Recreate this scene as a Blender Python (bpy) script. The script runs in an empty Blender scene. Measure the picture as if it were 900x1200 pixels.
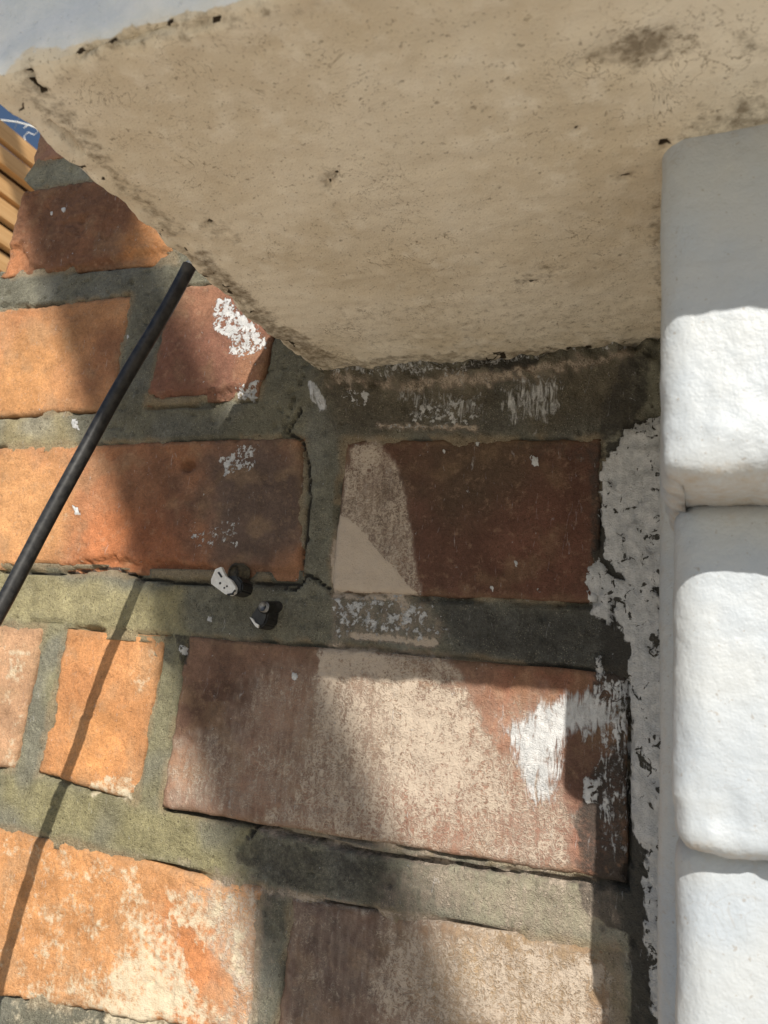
import bpy, math, random
import numpy as np
random.seed(7)
SC = bpy.context.scene
COL = SC.collection

# ------------------------------------------------------------------ camera
FPX = 900.0                                   # focal length in pixels of a 900 x 1200 frame
_a = np.array([-2140, 20, 900.0]); _a /= np.linalg.norm(_a)
_u = np.array([287, -3850, 900.0]); _u -= _u.dot(_a) * _a; _u /= np.linalg.norm(_u)
_n = np.cross(_a, _u)
ROT = np.array([-_a, _n, _u])                 # rows: world X (along the wall), Y (into the wall), Z (up)
D = 0.25                                      # camera to wall face, metres
import mathutils
cam = bpy.data.cameras.new('camera'); camo = bpy.data.objects.new('camera', cam); COL.objects.link(camo)
cam.sensor_fit = 'VERTICAL'; cam.sensor_height = 36.0; cam.lens = 36.0 * FPX / 1200.0
cam.clip_start = 0.01; cam.clip_end = 500
_m = np.eye(4); _m[:3, 0] = ROT[:, 0]; _m[:3, 1] = -ROT[:, 1]; _m[:3, 2] = -ROT[:, 2]
camo.matrix_world = mathutils.Matrix(_m.tolist())
cam.dof.use_dof = True; cam.dof.focus_distance = 0.275; cam.dof.aperture_fstop = 30.0
SC.camera = camo

# ------------------------------------------------------------------ light
KX, KZ = 0.345, 0.745
SUN_TRAVEL = mathutils.Vector((-KX, 1.0, -KZ)).normalized()
ELEV = math.asin(-SUN_TRAVEL.z)
AZ = math.atan2(-SUN_TRAVEL.x, -SUN_TRAVEL.y)          # measured from +Y towards +X
world = bpy.data.worlds.new('World'); SC.world = world; world.use_nodes = True
wn = world.node_tree; wn.nodes.clear()
sky = wn.nodes.new('ShaderNodeTexSky'); sky.sky_type = 'NISHITA'; sky.sun_disc = False
sky.sun_elevation = ELEV; sky.sun_rotation = AZ; sky.air_density = 1.0; sky.dust_density = 0.6; sky.ozone_density = 1.5
bg = wn.nodes.new('ShaderNodeBackground'); bg.inputs['Strength'].default_value = 0.07
wo = wn.nodes.new('ShaderNodeOutputWorld')
wn.links.new(sky.outputs[0], bg.inputs[0]); wn.links.new(bg.outputs[0], wo.inputs[0])
sl = bpy.data.lights.new('sun', 'SUN'); sl.energy = 5.0; sl.angle = math.radians(0.5); sl.color = (1.0, 0.935, 0.83)
so = bpy.data.objects.new('sun', sl); COL.objects.link(so)
so.rotation_euler = SUN_TRAVEL.to_track_quat('-Z', 'Y').to_euler(); so.location = (2, -4, 4)
SC.view_settings.view_transform = 'Standard'; SC.view_settings.look = 'None'
SC.view_settings.gamma = 1.0; SC.view_settings.use_curve_mapping = False
SC.view_settings.exposure = 0.10
SC.cycles.max_bounces = 10; SC.cycles.diffuse_bounces = 6

# ------------------------------------------------------------------ geometry of the place from sight lines
def ray(px, py): return ROT @ np.array([(px - 450) / FPX, (py - 600) / FPX, 1.0])
def W(px, py):                                 # wall face: (x, z)
    d = ray(px, py); t = D / d[1]; return (d[0] * t, d[2] * t)
def at(px, py, depth):                         # a point standing 'depth' proud of the wall face
    d = ray(px, py); return d * ((D - depth) / d[1])
SILL_Z = 0.1182
def U(px, py):                                 # underside of the ledge: (x, y)
    d = ray(px, py); t = SILL_Z / d[2]; return (d[0] * t, d[1] * t)
def WP(pts): return [W(*p) for p in pts]
def UP(pts): return [U(*p) for p in pts]

# ------------------------------------------------------------------ noise in numpy
_rng = np.random.RandomState(11)
_perm = _rng.permutation(512); _perm = np.concatenate([_perm, _perm, _perm])
_g = _rng.normal(size=(512, 3)); _g /= np.linalg.norm(_g, axis=1)[:, None]
def perlin(p):
    i = np.floor(p).astype(int); f = p - i; i &= 255
    w = f * f * f * (f * (f * 6 - 15) + 10)
    out = np.zeros(len(p))
    for dx in (0, 1):
        for dy in (0, 1):
            for dz in (0, 1):
                h = _perm[_perm[_perm[i[:, 0] + dx] % 512 + i[:, 1] + dy] % 512 + i[:, 2] + dz]
                g = _g[h % 512]
                d = (g * (f - np.array([dx, dy, dz]))).sum(1)
                wt = (w[:, 0] if dx else 1 - w[:, 0]) * (w[:, 1] if dy else 1 - w[:, 1]) * (w[:, 2] if dz else 1 - w[:, 2])
                out += wt * d
    return out * 1.5
def fbm(p, scale, octs=3, seed=0.0, gain=0.5):
    q = np.asarray(p, float) / scale + seed * 17.31 + 100.5
    a, s = 1.0, np.zeros(len(q))
    for o in range(octs):
        s += a * perlin(q); q = q * 2.03 + 5.7; a *= gain
    return s
def sstep(a, b, x):
    t = np.clip((x - a) / (b - a), 0, 1); return t * t * (3 - 2 * t)
def poly_sd(pts, x, z):                        # signed distance, negative inside
    pts = np.asarray(pts, float); n = len(pts)
    dist = np.full(len(x), 1e9); inside = np.zeros(len(x), bool)
    for i in range(n):
        ax, az = pts[i]; bx, bz = pts[(i + 1) % n]
        ex, ez = bx - ax, bz - az
        t = np.clip(((x - ax) * ex + (z - az) * ez) / (ex * ex + ez * ez + 1e-12), 0, 1)
        dist = np.minimum(dist, np.hypot(x - ax - t * ex, z - az - t * ez))
        c = ((az > z) != (bz > z)) & (x < (bx - ax) * (z - az) / (bz - az + 1e-12) + ax)
        inside ^= c
    return np.where(inside, -dist, dist)
def line_d(pts, x, z):
    dist = np.full(len(x), 1e9)
    for (ax, az), (bx, bz) in zip(pts[:-1], pts[1:]):
        ex, ez = bx - ax, bz - az
        t = np.clip(((x - ax) * ex + (z - az) * ez) / (ex * ex + ez * ez + 1e-12), 0, 1)
        dist = np.minimum(dist, np.hypot(x - ax - t * ex, z - az - t * ez))
    return dist

# ------------------------------------------------------------------ mesh helpers
def make_mesh(name, V, F, mat, parent=None, attrs=None, col=None, smooth=True):
    V = np.asarray(V, float); F = np.asarray(F, np.int32)
    me = bpy.data.meshes.new(name)
    me.vertices.add(len(V)); me.vertices.foreach_set('co', V.astype(np.float32).ravel())
    k = F.shape[1]
    me.loops.add(F.size); me.loops.foreach_set('vertex_index', F.ravel())
    me.polygons.add(len(F)); me.polygons.foreach_set('loop_start', np.arange(0, F.size, k, dtype=np.int32))
    me.update(calc_edges=True)
    me.polygons.foreach_set('use_smooth', np.full(len(F), smooth))
    for an, av in (attrs or {}).items():
        a = me.attributes.new(an, 'FLOAT', 'POINT'); a.data.foreach_set('value', np.asarray(av, np.float32))
    if col is not None:
        a = me.attributes.new('Col', 'FLOAT_COLOR', 'POINT')
        a.data.foreach_set('color', np.concatenate([col, np.ones((len(col), 1))], 1).astype(np.float32).ravel())
    me.materials.append(mat)
    o = bpy.data.objects.new(name, me); COL.objects.link(o)
    if parent: o.parent = parent
    return o
def grid_faces(nu, nv, off=0, flip=False):
    i = np.arange(nu - 1)[:, None] * nv + np.arange(nv - 1)[None, :]
    q = np.stack([i, i + nv, i + nv + 1, i + 1], -1).reshape(-1, 4) + off
    return q[:, ::-1] if flip else q
def axis(a, b, res):
    n = max(2, int(round(abs(b - a) / res)) + 1); return np.linspace(a, b, n)
def empty(name, loc=(0, 0, 0)):
    o = bpy.data.objects.new(name, None); COL.objects.link(o); o.location = loc; o.empty_display_size = 0.05
    return o
def tag(o, label=None, cat=None, group=None, kind=None):
    if label: o['label'] = label
    if cat: o['category'] = cat
    if group: o['group'] = group
    if kind: o['kind'] = kind
    return o
def tube(name, pts, rad, mat, parent=None, seg=14, caps=True):
    pts = [np.asarray(p, float) for p in pts]; n = len(pts); V = []
    rads = rad if hasattr(rad, '__len__') else [rad] * n
    up = np.array([0.13, 0.31, 0.94])
    for i in range(n):
        t = pts[min(i + 1, n - 1)] - pts[max(i - 1, 0)]; t /= np.linalg.norm(t)
        b = np.cross(t, up)
        if np.linalg.norm(b) < 1e-3: b = np.cross(t, [1, 0, 0])
        b /= np.linalg.norm(b); c = np.cross(b, t)
        for k in range(seg):
            an = 2 * math.pi * k / seg
            V.append(pts[i] + rads[i] * (math.cos(an) * b + math.sin(an) * c))
    F = []
    for i in range(n - 1):
        for k in range(seg):
            F.append([i * seg + k, (i + 1) * seg + k, (i + 1) * seg + (k + 1) % seg, i * seg + (k + 1) % seg])
    if caps:
        for base, i in ((0, 0), ((n - 1) * seg, n - 1)):
            V.append(pts[i]); c = len(V) - 1
            for k in range(0, seg, 2):
                q = [c, base + k, base + k + 1, base + (k + 2) % seg]
                F.append(q if i else q[::-1])
    return make_mesh(name, V, F, mat, parent)

# ------------------------------------------------------------------ node helpers
class NT:
    def __init__(s, name):
        s.m = bpy.data.materials.new(name); s.m.use_nodes = True; s.t = s.m.node_tree; s.t.nodes.clear()
        s.out = s.n('ShaderNodeOutputMaterial'); s.b = s.n('ShaderNodeBsdfPrincipled')
        s.l(s.b.outputs[0], s.out.inputs[0])
    def n(s, t): return s.t.nodes.new(t)
    def l(s, a, b): s.t.links.new(a, b)
    def put(s, inp, v):
        if hasattr(v, 'is_output') or isinstance(v, bpy.types.NodeSocket): s.l(v, inp)
        else: inp.default_value = v
    def math(s, op, a, b=0.0, c=0.0, clamp=False):
        x = s.n('ShaderNodeMath'); x.operation = op; x.use_clamp = clamp
        s.put(x.inputs[0], a); s.put(x.inputs[1], b)
        if op in ('MULTIPLY_ADD', 'WRAP'): s.put(x.inputs[2], c)
        return x.outputs[0]
    def ss(s, v, a, b):
        x = s.n('ShaderNodeMapRange'); x.interpolation_type = 'SMOOTHSTEP'
        s.put(x.inputs[0], v); s.put(x.inputs[1], a); s.put(x.inputs[2], b); return x.outputs[0]
    def mix(s, f, a, b, mode='MIX'):
        x = s.n('ShaderNodeMix'); x.data_type = 'RGBA'; x.blend_type = mode
        s.put(x.inputs[0], f); s.put(x.inputs[6], a); s.put(x.inputs[7], b); return x.outputs[2]
    def attr(s, name, col=False):
        x = s.n('ShaderNodeAttribute'); x.attribute_name = name; return x.outputs[0] if col else x.outputs[2]
    def coord(s, scale=(1, 1, 1), rot=(0, 0, 0)):
        g = s.n('ShaderNodeNewGeometry')
        mp = s.n('ShaderNodeMapping'); mp.inputs['Scale'].default_value = scale; mp.inputs['Rotation'].default_value = rot
        s.l(g.outputs['Position'], mp.inputs[0]); return mp.outputs[0]
    def noise(s, scale, detail=3, rough=0.55, vec=None, dist=0.0):
        x = s.n('ShaderNodeTexNoise'); x.inputs['Scale'].default_value = scale; x.inputs['Detail'].default_value = detail
        x.inputs['Roughness'].default_value = rough; x.inputs['Distortion'].default_value = dist
        s.l(vec if vec is not None else s.coord(), x.inputs['Vector']); return x.outputs[0]
    def voro(s, scale, feature='F1', vec=None):
        x = s.n('ShaderNodeTexVoronoi'); x.feature = feature; x.inputs['Scale'].default_value = scale
        s.l(vec if vec is not None else s.coord(), x.inputs['Vector']); return x.outputs[0]
    def bump(s, h, strength, dist, normal=None):
        x = s.n('ShaderNodeBump'); x.inputs['Strength'].default_value = strength; x.inputs['Distance'].default_value = dist
        s.l(h, x.inputs['Height'])
        if normal is not None: s.l(normal, x.inputs['Normal'])
        return x.outputs[0]
def C(r, g, b): return (r, g, b, 1.0)

# ------------------------------------------------------------------ materials
def wall_material(name, grain):
    t = NT(name)
    base = t.attr('Col', True)
    fine = t.noise(2600, 2, 0.6); mid = t.noise(700, 4, 0.62); big = t.noise(160, 3)
    sp = t.voro(1500 if grain else 900)
    mul = t.math('MULTIPLY_ADD', fine, 1.1 if grain else 0.9, 0.45 if grain else 0.55)
    mul = t.math('MULTIPLY', mul, t.math('MULTIPLY_ADD', mid, 0.9, 0.55))
    cc = t.n('ShaderNodeCombineColor')
    for i in range(3): t.l(mul, cc.inputs[i])
    col = t.mix(1.0, base, cc.outputs[0], 'MULTIPLY')
    # pale sand grains
    gr = t.ss(sp, 0.30 if grain else 0.10, 0.10 if grain else 0.05)
    gr = t.math('MULTIPLY', gr, t.ss(big, 0.32 if grain else 0.42, 0.6))
    col = t.mix(t.math('MULTIPLY', gr, 0.75 if grain else 0.35), col, C(0.5, 0.45, 0.33))
    dk = t.ss(t.noise(1100, 2), 0.62 if grain else 0.66, 0.72)
    if not grain:
        dust = t.ss(t.noise(330, 5, 0.7), 0.52, 0.72)
        col = t.mix(t.math('MULTIPLY', dust, 0.30), col, C(0.46, 0.31, 0.20))
        char = t.ss(t.noise(240, 5, 0.7), 0.56, 0.74)
        col = t.mix(t.math('MULTIPLY', char, 0.35), col, C(0.10, 0.05, 0.032))
    col = t.mix(t.math('MULTIPLY', dk, 0.7 if grain else 0.45), col, C(0.03, 0.02, 0.015))
    # sooty and tarry patches, plus shadows painted into the same mask
    n1 = t.noise(900, 4, 0.65)
    streak = t.noise(1.0, 3, 0.6, t.coord((520, 520, 110)))
    s_in = t.attr('soot_shade')
    sm = t.ss(t.math('ADD', s_in, t.math('MULTIPLY_ADD', t.math('ADD', t.math('MULTIPLY', n1, 0.5), t.math('MULTIPLY', t.noise(170, 4, 0.65), 0.5)), 1.3, -0.65)), 0.2, 0.75)
    soot_shade_col = t.mix(t.noise(1400, 3), C(0.018, 0.017, 0.016), C(0.075, 0.07, 0.062))
    col = t.mix(t.math('MULTIPLY', sm, 0.88), col, soot_shade_col)
    # worn cream coat: ridges of paint left in the hollows
    def ridge(scale, k, dist):
        w_ = t.noise(scale, 2, 0.5, None, dist)
        return t.math('SUBTRACT', 1.0, t.math('MULTIPLY', t.math('ABSOLUTE', t.math('SUBTRACT', w_, 0.5)), k), clamp=True)
    worm = t.math('MAXIMUM', ridge(360, 10.0, 1.6), t.math('MULTIPLY', ridge(620, 8.0, 1.0), 0.75))
    pat = t.math('ADD', t.math('MULTIPLY', worm, 0.40), t.math('ADD', t.math('MULTIPLY', n1, 0.35), t.math('MULTIPLY', streak, 0.42)))
    pat = t.math('ADD', pat, t.math('MULTIPLY_ADD', t.noise(70, 3), 0.5, -0.25))
    cf = t.ss(t.math('ADD', t.attr('cream'), t.math('SUBTRACT', pat, 0.60)), 0.36, 0.72)
    wash = t.math('MULTIPLY', t.attr('cream'), t.math('MULTIPLY_ADD', t.ss(t.math('ADD', t.math('MULTIPLY', streak, 0.6), t.math('MULTIPLY', t.noise(150, 5, 0.65), 0.4)), 0.36, 0.64), 0.95, 0.28), clamp=True)
    col = t.mix(wash, col, C(0.435, 0.345, 0.28))
    creamc = t.mix(t.noise(170, 4), C(0.48, 0.395, 0.32), C(0.60, 0.51, 0.41))
    col = t.mix(t.math('MULTIPLY', cf, 0.92), col, creamc)
    # peel / efflorescence bloom
    bf = t.ss(t.math('ADD', t.attr('bloom'), t.math('MULTIPLY_ADD', t.math('ADD', t.math('MULTIPLY', t.noise(420, 5, 0.68), 0.55), t.math('MULTIPLY', t.noise(95, 4, 0.65), 0.45)), 2.2, -1.1)), 0.35, 0.75)
    col = t.mix(t.math('MULTIPLY', bf, 0.9), col, t.mix(t.noise(200, 2), C(0.60, 0.50, 0.34), C(0.74, 0.67, 0.52)))
    # white gloss paint
    brush = t.noise(1.0, 3, 0.6, t.coord((560, 560, 120), (0, math.radians(-18), 0)), 1.4)
    vein = t.ss(t.noise(230, 4, 0.6, None, 1.2), 0.565, 0.635)
    wf = t.ss(t.math('ADD', t.attr('white'), t.math('ADD', t.math('MULTIPLY_ADD', n1, 0.8, -0.4), t.math('ADD', t.math('MULTIPLY_ADD', brush, 1.1, -0.55), t.math('MULTIPLY', vein, -0.62)))), 0.36, 0.60)
    spf = t.ss(t.math('ADD', t.attr('spat'), t.math('MULTIPLY_ADD', t.noise(420, 5, 0.68), 2.4, -1.2)), 0.42, 0.56)
    bf2 = t.ss(t.math('ADD', t.attr('brush'), t.math('ADD', t.math('MULTIPLY_ADD', n1, 0.3, -0.15), t.math('MULTIPLY_ADD', brush, 1.7, -0.85))), 0.22, 0.74)
    wf = t.math('MAXIMUM', t.math('MAXIMUM', wf, spf), bf2)
    whitec = t.mix(t.ss(t.noise(300, 4), 0.3, 0.7), C(0.56, 0.57, 0.58), C(0.80, 0.80, 0.80))
    whitec = t.mix(t.math('MULTIPLY', t.ss(brush, 0.35, 0.6), 0.5), t.mix(0.35, whitec, C(0.3, 0.3, 0.3)), whitec)
    col = t.mix(wf, col, whitec)
    t.l(col, t.b.inputs['Base Color'])
    t.put(t.b.inputs['Roughness'], t.math('MULTIPLY_ADD', wf, -0.25, 0.86))
    t.b.inputs['Specular IOR Level'].default_value = 0.3
    h = t.math('ADD', t.math('MULTIPLY', fine, 0.6), t.math('MULTIPLY', mid, 0.9))
    h = t.math('ADD', h, t.math('MULTIPLY', cf, 0.35)); h = t.math('ADD', h, t.math('MULTIPLY', wf, 0.45))
    h = t.math('ADD', h, t.math('MULTIPLY', bf, 0.15))
    t.l(t.bump(h, 0.85, 0.0016 if grain else 0.0009), t.b.inputs['Normal'])
    return t.m
M_BRICK = wall_material('weathered_brick', False)
M_MORTAR = wall_material('sandy_mortar', True)

def stone_material():
    t = NT('dirty_limewashed_ledge')
    big = t.noise(22, 4, 0.6); mid = t.noise(130, 5, 0.65); fine = t.noise(1500, 3, 0.6)
    col = t.mix(t.ss(big, 0.35, 0.68), C(0.79, 0.725, 0.60), C(0.66, 0.58, 0.445))
    col = t.mix(t.ss(mid, 0.45, 0.75), col, C(0.82, 0.76, 0.64))
    scr = t.noise(1.0, 4, 0.65, t.coord((90, 420, 200), (0, 0, math.radians(20))))
    col = t.mix(t.math('MULTIPLY', t.ss(scr, 0.58, 0.8), 0.16), col, C(0.33, 0.25, 0.16))
    sp = t.ss(t.noise(560, 3, 0.6), 0.635, 0.74)
    col = t.mix(t.math('MULTIPLY', sp, 0.5), col, C(0.16, 0.12, 0.075))
    hl = t.ss(t.math('ABSOLUTE', t.math('SUBTRACT', t.noise(85, 4, 0.65, None, 1.2), 0.5)), 0.008, 0.0)
    col = t.mix(t.math('MULTIPLY', t.math('MULTIPLY', hl, t.ss(t.noise(35, 3), 0.50, 0.60)), 0.75), col, C(0.17, 0.12, 0.07))
    scuff = t.ss(t.noise(1.0, 4, 0.7, t.coord((260, 900, 400), (0, 0, math.radians(-35)))), 0.66, 0.75)
    col = t.mix(t.math('MULTIPLY', scuff, 0.35), col, C(0.28, 0.22, 0.15))
    warm = t.ss(t.noise(14, 3, 0.55), 0.5, 0.7)
    col = t.mix(t.math('MULTIPLY', warm, 0.35), col, C(0.52, 0.41, 0.26))
    pits = t.ss(t.noise(1300, 2), 0.64, 0.70)
    col = t.mix(t.math('MULTIPLY', pits, 0.5), col, C(0.2, 0.15, 0.1))
    n1 = t.noise(380, 5, 0.66)
    dm = t.ss(t.math('ADD', t.attr('dirt'), t.math('MULTIPLY_ADD', n1, 1.2, -0.6)), 0.3, 0.8)
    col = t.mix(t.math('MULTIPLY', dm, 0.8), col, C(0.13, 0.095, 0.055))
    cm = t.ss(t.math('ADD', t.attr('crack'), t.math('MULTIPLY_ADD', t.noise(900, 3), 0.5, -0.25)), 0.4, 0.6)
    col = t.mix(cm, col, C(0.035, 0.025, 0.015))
    wm = t.ss(t.math('ADD', t.attr('white'), t.math('MULTIPLY_ADD', n1, 0.8, -0.4)), 0.4, 0.62)
    col = t.mix(wm, col, t.mix(t.ss(mid, 0.35, 0.65), C(0.70, 0.745, 0.77), C(0.80, 0.83, 0.85)))
    t.l(col, t.b.inputs['Base Color']); t.b.inputs['Roughness'].default_value = 0.8
    t.b.inputs['Specular IOR Level'].default_value = 0.25
    h = t.math('ADD', t.math('MULTIPLY', fine, 0.3), t.math('ADD', t.math('MULTIPLY', mid, 0.8), t.math('MULTIPLY', scr, 0.12)))
    h = t.math('SUBTRACT', h, t.math('MULTIPLY', sp, 0.4))
    t.l(t.bump(h, 0.55, 0.0011), t.b.inputs['Normal'])
    return t.m
M_STONE = stone_material()

def paint_material():
    t = NT('thick_white_masonry_paint')
    big = t.noise(40, 3); mid = t.noise(330, 4, 0.6); fine = t.noise(1700, 2, 0.6)
    col = t.mix(t.ss(big, 0.35, 0.7), C(0.475, 0.50, 0.515), C(0.42, 0.465, 0.515))
    n1 = t.noise(420, 5, 0.65)
    dm = t.ss(t.math('ADD', t.attr('dirt'), t.math('MULTIPLY_ADD', n1, 1.0, -0.5)), 0.25, 0.95)
    col = t.mix(t.math('MULTIPLY', dm, 0.75), col, C(0.40, 0.30, 0.19))
    strk = t.ss(t.noise(1.0, 4, 0.65, t.coord((60, 60, 420), (0, math.radians(6), 0)), 0.4), 0.55, 0.72)
    col = t.mix(t.math('MULTIPLY', strk, 0.12), col, C(0.40, 0.39, 0.37))
    hair = t.ss(t.math('ABSOLUTE', t.math('SUBTRACT', t.noise(75, 3, 0.6, None, 0.8), 0.5)), 0.006, 0.0)
    col = t.mix(t.math('MULTIPLY', t.math('MULTIPLY', hair, t.ss(big, 0.52, 0.62)), 0.25), col, C(0.25, 0.2, 0.15))
    sp = t.math('MAXIMUM', t.ss(t.noise(820, 2), 0.675, 0.73), t.ss(t.noise(330, 4, 0.7), 0.70, 0.76))
    col = t.mix(t.math('MULTIPLY', sp, 0.55), col, C(0.28, 0.24, 0.2))
    t.l(col, t.b.inputs['Base Color']); t.b.inputs['Roughness'].default_value = 0.48
    t.b.inputs['Specular IOR Level'].default_value = 0.4
    h = t.math('ADD', t.math('MULTIPLY', fine, 0.22), t.math('ADD', mid, t.math('ADD', t.math('MULTIPLY', strk, 0.06), t.math('MULTIPLY', t.noise(900, 2), 0.25))))
    t.l(t.bump(h, 0.42, 0.0010), t.b.inputs['Normal'])
    return t.m
M_PAINT = paint_material()

def simple(name, col, rough=0.5, nscale=None, col2=None, bump=0.0, metal=0.0, stretch=(1, 1, 1)):
    t = NT(name)
    if nscale:
        n = t.noise(nscale, 4, 0.6, t.coord(stretch))
        t.l(t.mix(t.ss(n, 0.3, 0.7), C(*col), C(*(col2 or col))), t.b.inputs['Base Color'])
        if bump: t.l(t.bump(n, 0.6, bump), t.b.inputs['Normal'])
    else: t.b.inputs['Base Color'].default_value = C(*col)
    t.b.inputs['Roughness'].default_value = rough; t.b.inputs['Metallic'].default_value = metal
    return t.m
M_CABLE = simple('black_pvc', (0.010, 0.010, 0.011), 0.42, 420, (0.035, 0.034, 0.033), 0.00012)
M_CORE = simple('dull_cut_metal', (0.45, 0.47, 0.48), 0.4, 2000, (0.25, 0.26, 0.27), 0.0002, 0.4)
M_NAIL = simple('grey_steel', (0.17, 0.175, 0.18), 0.45, 1500, (0.28, 0.28, 0.28), 0.0002, 0.5)
M_CLIPW = simple('chipped_white_plastic', (0.66, 0.65, 0.62), 0.55, 700, (0.8, 0.8, 0.78), 0.0003)
M_PLUG = simple('crumbling_filler', (0.05, 0.042, 0.03), 0.95, 900, (0.12, 0.1, 0.065), 0.001)
M_WOOD = simple('pale_orange_timber', (0.72, 0.44, 0.20), 0.6, 1.0, (0.58, 0.32, 0.125), 0.0006, 0, (60, 4, 90))
M_POST = simple('brown_timber', (0.20, 0.10, 0.045), 0.75, 40, (0.13, 0.07, 0.03), 0.0006)
M_WIRE = simple('white_cord', (0.75, 0.75, 0.73), 0.5)
M_THIN = simple('dark_wire', (0.10, 0.11, 0.12), 0.5)
M_GROUND = simple('pale_paving', (0.62, 0.555, 0.45), 0.85, 9, (0.54, 0.485, 0.395), 0.004)

# ------------------------------------------------------------------ marks left on the wall (each with its own outline)
# layer, outline on the wall, coverage, feather (m), edge wander (m)
MARKS = []
def mark(layer, pts, val, feather=1.5, wander=1.0, seed=0): MARKS.append((layer, WP(pts), val, feather / 1000, wander / 1000, seed))
# worn cream coat, upper tongue and its smooth triangle
mark('cream', [(412, 524), (440, 515), (462, 538), (476, 580), (485, 640), (493, 697), (388, 692), (386, 645), (398, 600), (403, 550)], 0.50, 1.0, 0.6, 1)
mark('cream', [(408, 535), (415, 521), (440, 515), (448, 535), (425, 560)], 0.68, 2.5, 1, 2)
mark('cream', [(398, 603), (418, 615), (442, 645), (468, 675), (489, 697), (389, 692), (386, 650)], 1.15, 0.7, 0.35, 3)
mark('cream', [(388, 695), (500, 702), (524, 742), (520, 752), (388, 750)], 0.33, 2, 0.8, 4)
mark('cream', [(388, 691), (470, 699), (480, 703), (390, 700)], 0.9, 0.8, 0.6, 4)
mark('cream', [(464, 700), (482, 702), (478, 735), (470, 742)], 0.75, 1.5, 1, 5)
mark('cream', [(408, 741), (515, 750), (512, 758), (410, 749)], 0.95, 0.8, 0.5, 6)
mark('cream', [(374, 757), (520, 765), (540, 785), (552, 805), (375, 795)], 0.58, 1.5, 1.2, 7)
mark('cream', [(378, 755), (440, 757), (470, 790), (375, 795)], 0.74, 2.0, 1.2, 7)
mark('cream', [(372, 785), (548, 800), (570, 850), (590, 900), (610, 945), (560, 960), (345, 950)], 0.56, 5.0, 2.5, 8)
mark('cream', [(440, 800), (548, 803), (566, 850), (580, 900), (540, 950), (450, 930)], 0.66, 9, 4, 9)
mark('cream', [(300, 780), (380, 785), (380, 970), (215, 950), (250, 860)], 0.36, 9, 4, 10)
mark('cream', [(205, 870), (260, 850), (310, 960), (195, 944)], 0.42, 5, 3, 11)
mark('cream', [(330, 930), (600, 930), (670, 950), (672, 1020), (440, 995), (300, 965)], 0.52, 5, 2, 12)
mark('cream', [(560, 870), (640, 900), (665, 940), (670, 1025), (560, 1005)], 0.47, 5, 2, 13)
mark('cream', [(480, 1005), (715, 1040), (722, 1110), (560, 1080), (440, 1060)], 0.36, 5, 3, 14)
mark('cream', [(440, 1075), (600, 1090), (722, 1125), (722, 1220), (430, 1220)], 0.54, 10, 5, 15)
mark('cream', [(620, 1120), (705, 1130), (705, 1215), (600, 1215)], 0.62, 9, 5, 15)
mark('cream', [(345, 1055), (450, 1075), (440, 1220), (330, 1220)], 0.30, 3, 3, 16)
mark('cream', [(270, 1040), (305, 1045), (295, 1210), (250, 1210)], 0.48, 5, 3, 17)
mark('cream', [(300, 966), (440, 998), (700, 1032), (700, 1040), (440, 1006), (300, 974)], 0.62, 1.0, 0.8, 18)
mark('cream', [(300, 1035), (450, 1066), (600, 1090), (600, 1098), (450, 1076), (300, 1047)], 0.55, 1.2, 0.8, 18)
# sooty, tarry and other dark patches; some of them paint in cast shadows
mark('soot_shade', [(283, 975), (345, 985), (440, 1005), (478, 1022), (460, 1065), (380, 1052), (300, 1035), (278, 1005)], 0.52, 4.0, 2.6, 20)  # deepens the diagonal shadow band across the bed joint
mark('soot_shade', [(470, 1000), (560, 1024), (540, 1080), (450, 1064)], 0.36, 8, 4, 21)  # painted fade-out of that shadow band
mark('soot_shade', [(308, 1045), (338, 1052), (334, 1105), (304, 1098)], 0.40, 2, 1, 22)
mark('soot_shade', [(345, 1060), (430, 1078), (420, 1220), (330, 1220)], 0.30, 6, 4, 23)  # same shadow band painted over the lower brick
mark('soot_shade', [(252, 752), (300, 752), (280, 850), (250, 880), (240, 850)], 0.26, 4, 3, 24)  # streaky stain and painted shadow band together
mark('soot_shade', [(390, 700), (500, 705), (520, 742), (390, 745)], 0.42, 3, 2, 25)
mark('soot_shade', [(495, 702), (690, 712), (735, 735), (725, 800), (690, 785), (560, 768), (525, 745)], 0.45, 3, 2, 26)
mark('soot_shade', [(360, 447), (560, 450), (690, 425), (745, 435), (742, 500), (700, 512), (380, 505)], 0.36, 3, 2, 27)
mark('soot_shade', [(560, 415), (640, 420), (625, 440), (545, 440)], 0.85, 1.0, 1.2, 28)
mark('soot_shade', [(590, 505), (690, 512), (690, 545), (600, 530)], 0.38, 4, 2, 29)
mark('soot_shade', [(690, 515), (708, 520), (706, 640), (690, 655)], 0.55, 2, 1, 30)
mark('soot_shade', [(672, 950), (700, 900), (735, 830), (735, 1010), (700, 1030), (675, 1020)], 0.66, 2, 1.6, 31)
mark('soot_shade', [(672, 1030), (740, 1010), (765, 1030), (768, 1065), (745, 1095), (690, 1075)], 1.0, 1.5, 1.2, 32)  # black patch beside the pier
mark('soot_shade', [(738, 1090), (762, 1070), (770, 1220), (738, 1220)], 1.0, 1.0, 0.6, 33)
mark('soot_shade', [(700, 640), (760, 650), (775, 700), (740, 800), (715, 850), (690, 820), (700, 740)], 0.60, 2, 1.5, 34)
mark('soot_shade', [(712, 520), (745, 495), (790, 495), (795, 1220), (742, 1220), (736, 1000), (736, 850), (712, 800), (695, 680)], 0.95, 1.5, 1.2, 38)
mark('soot_shade', [(705, 520), (740, 500), (762, 470), (765, 420), (730, 430), (700, 480)], 0.60, 2, 1.5, 35)
mark('soot_shade', [(205, 742), (224, 745), (222, 782), (210, 778)], 0.55, 1, 0.5, 36)  # corner of the ledge's cast shadow, painted on the mortar
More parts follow.
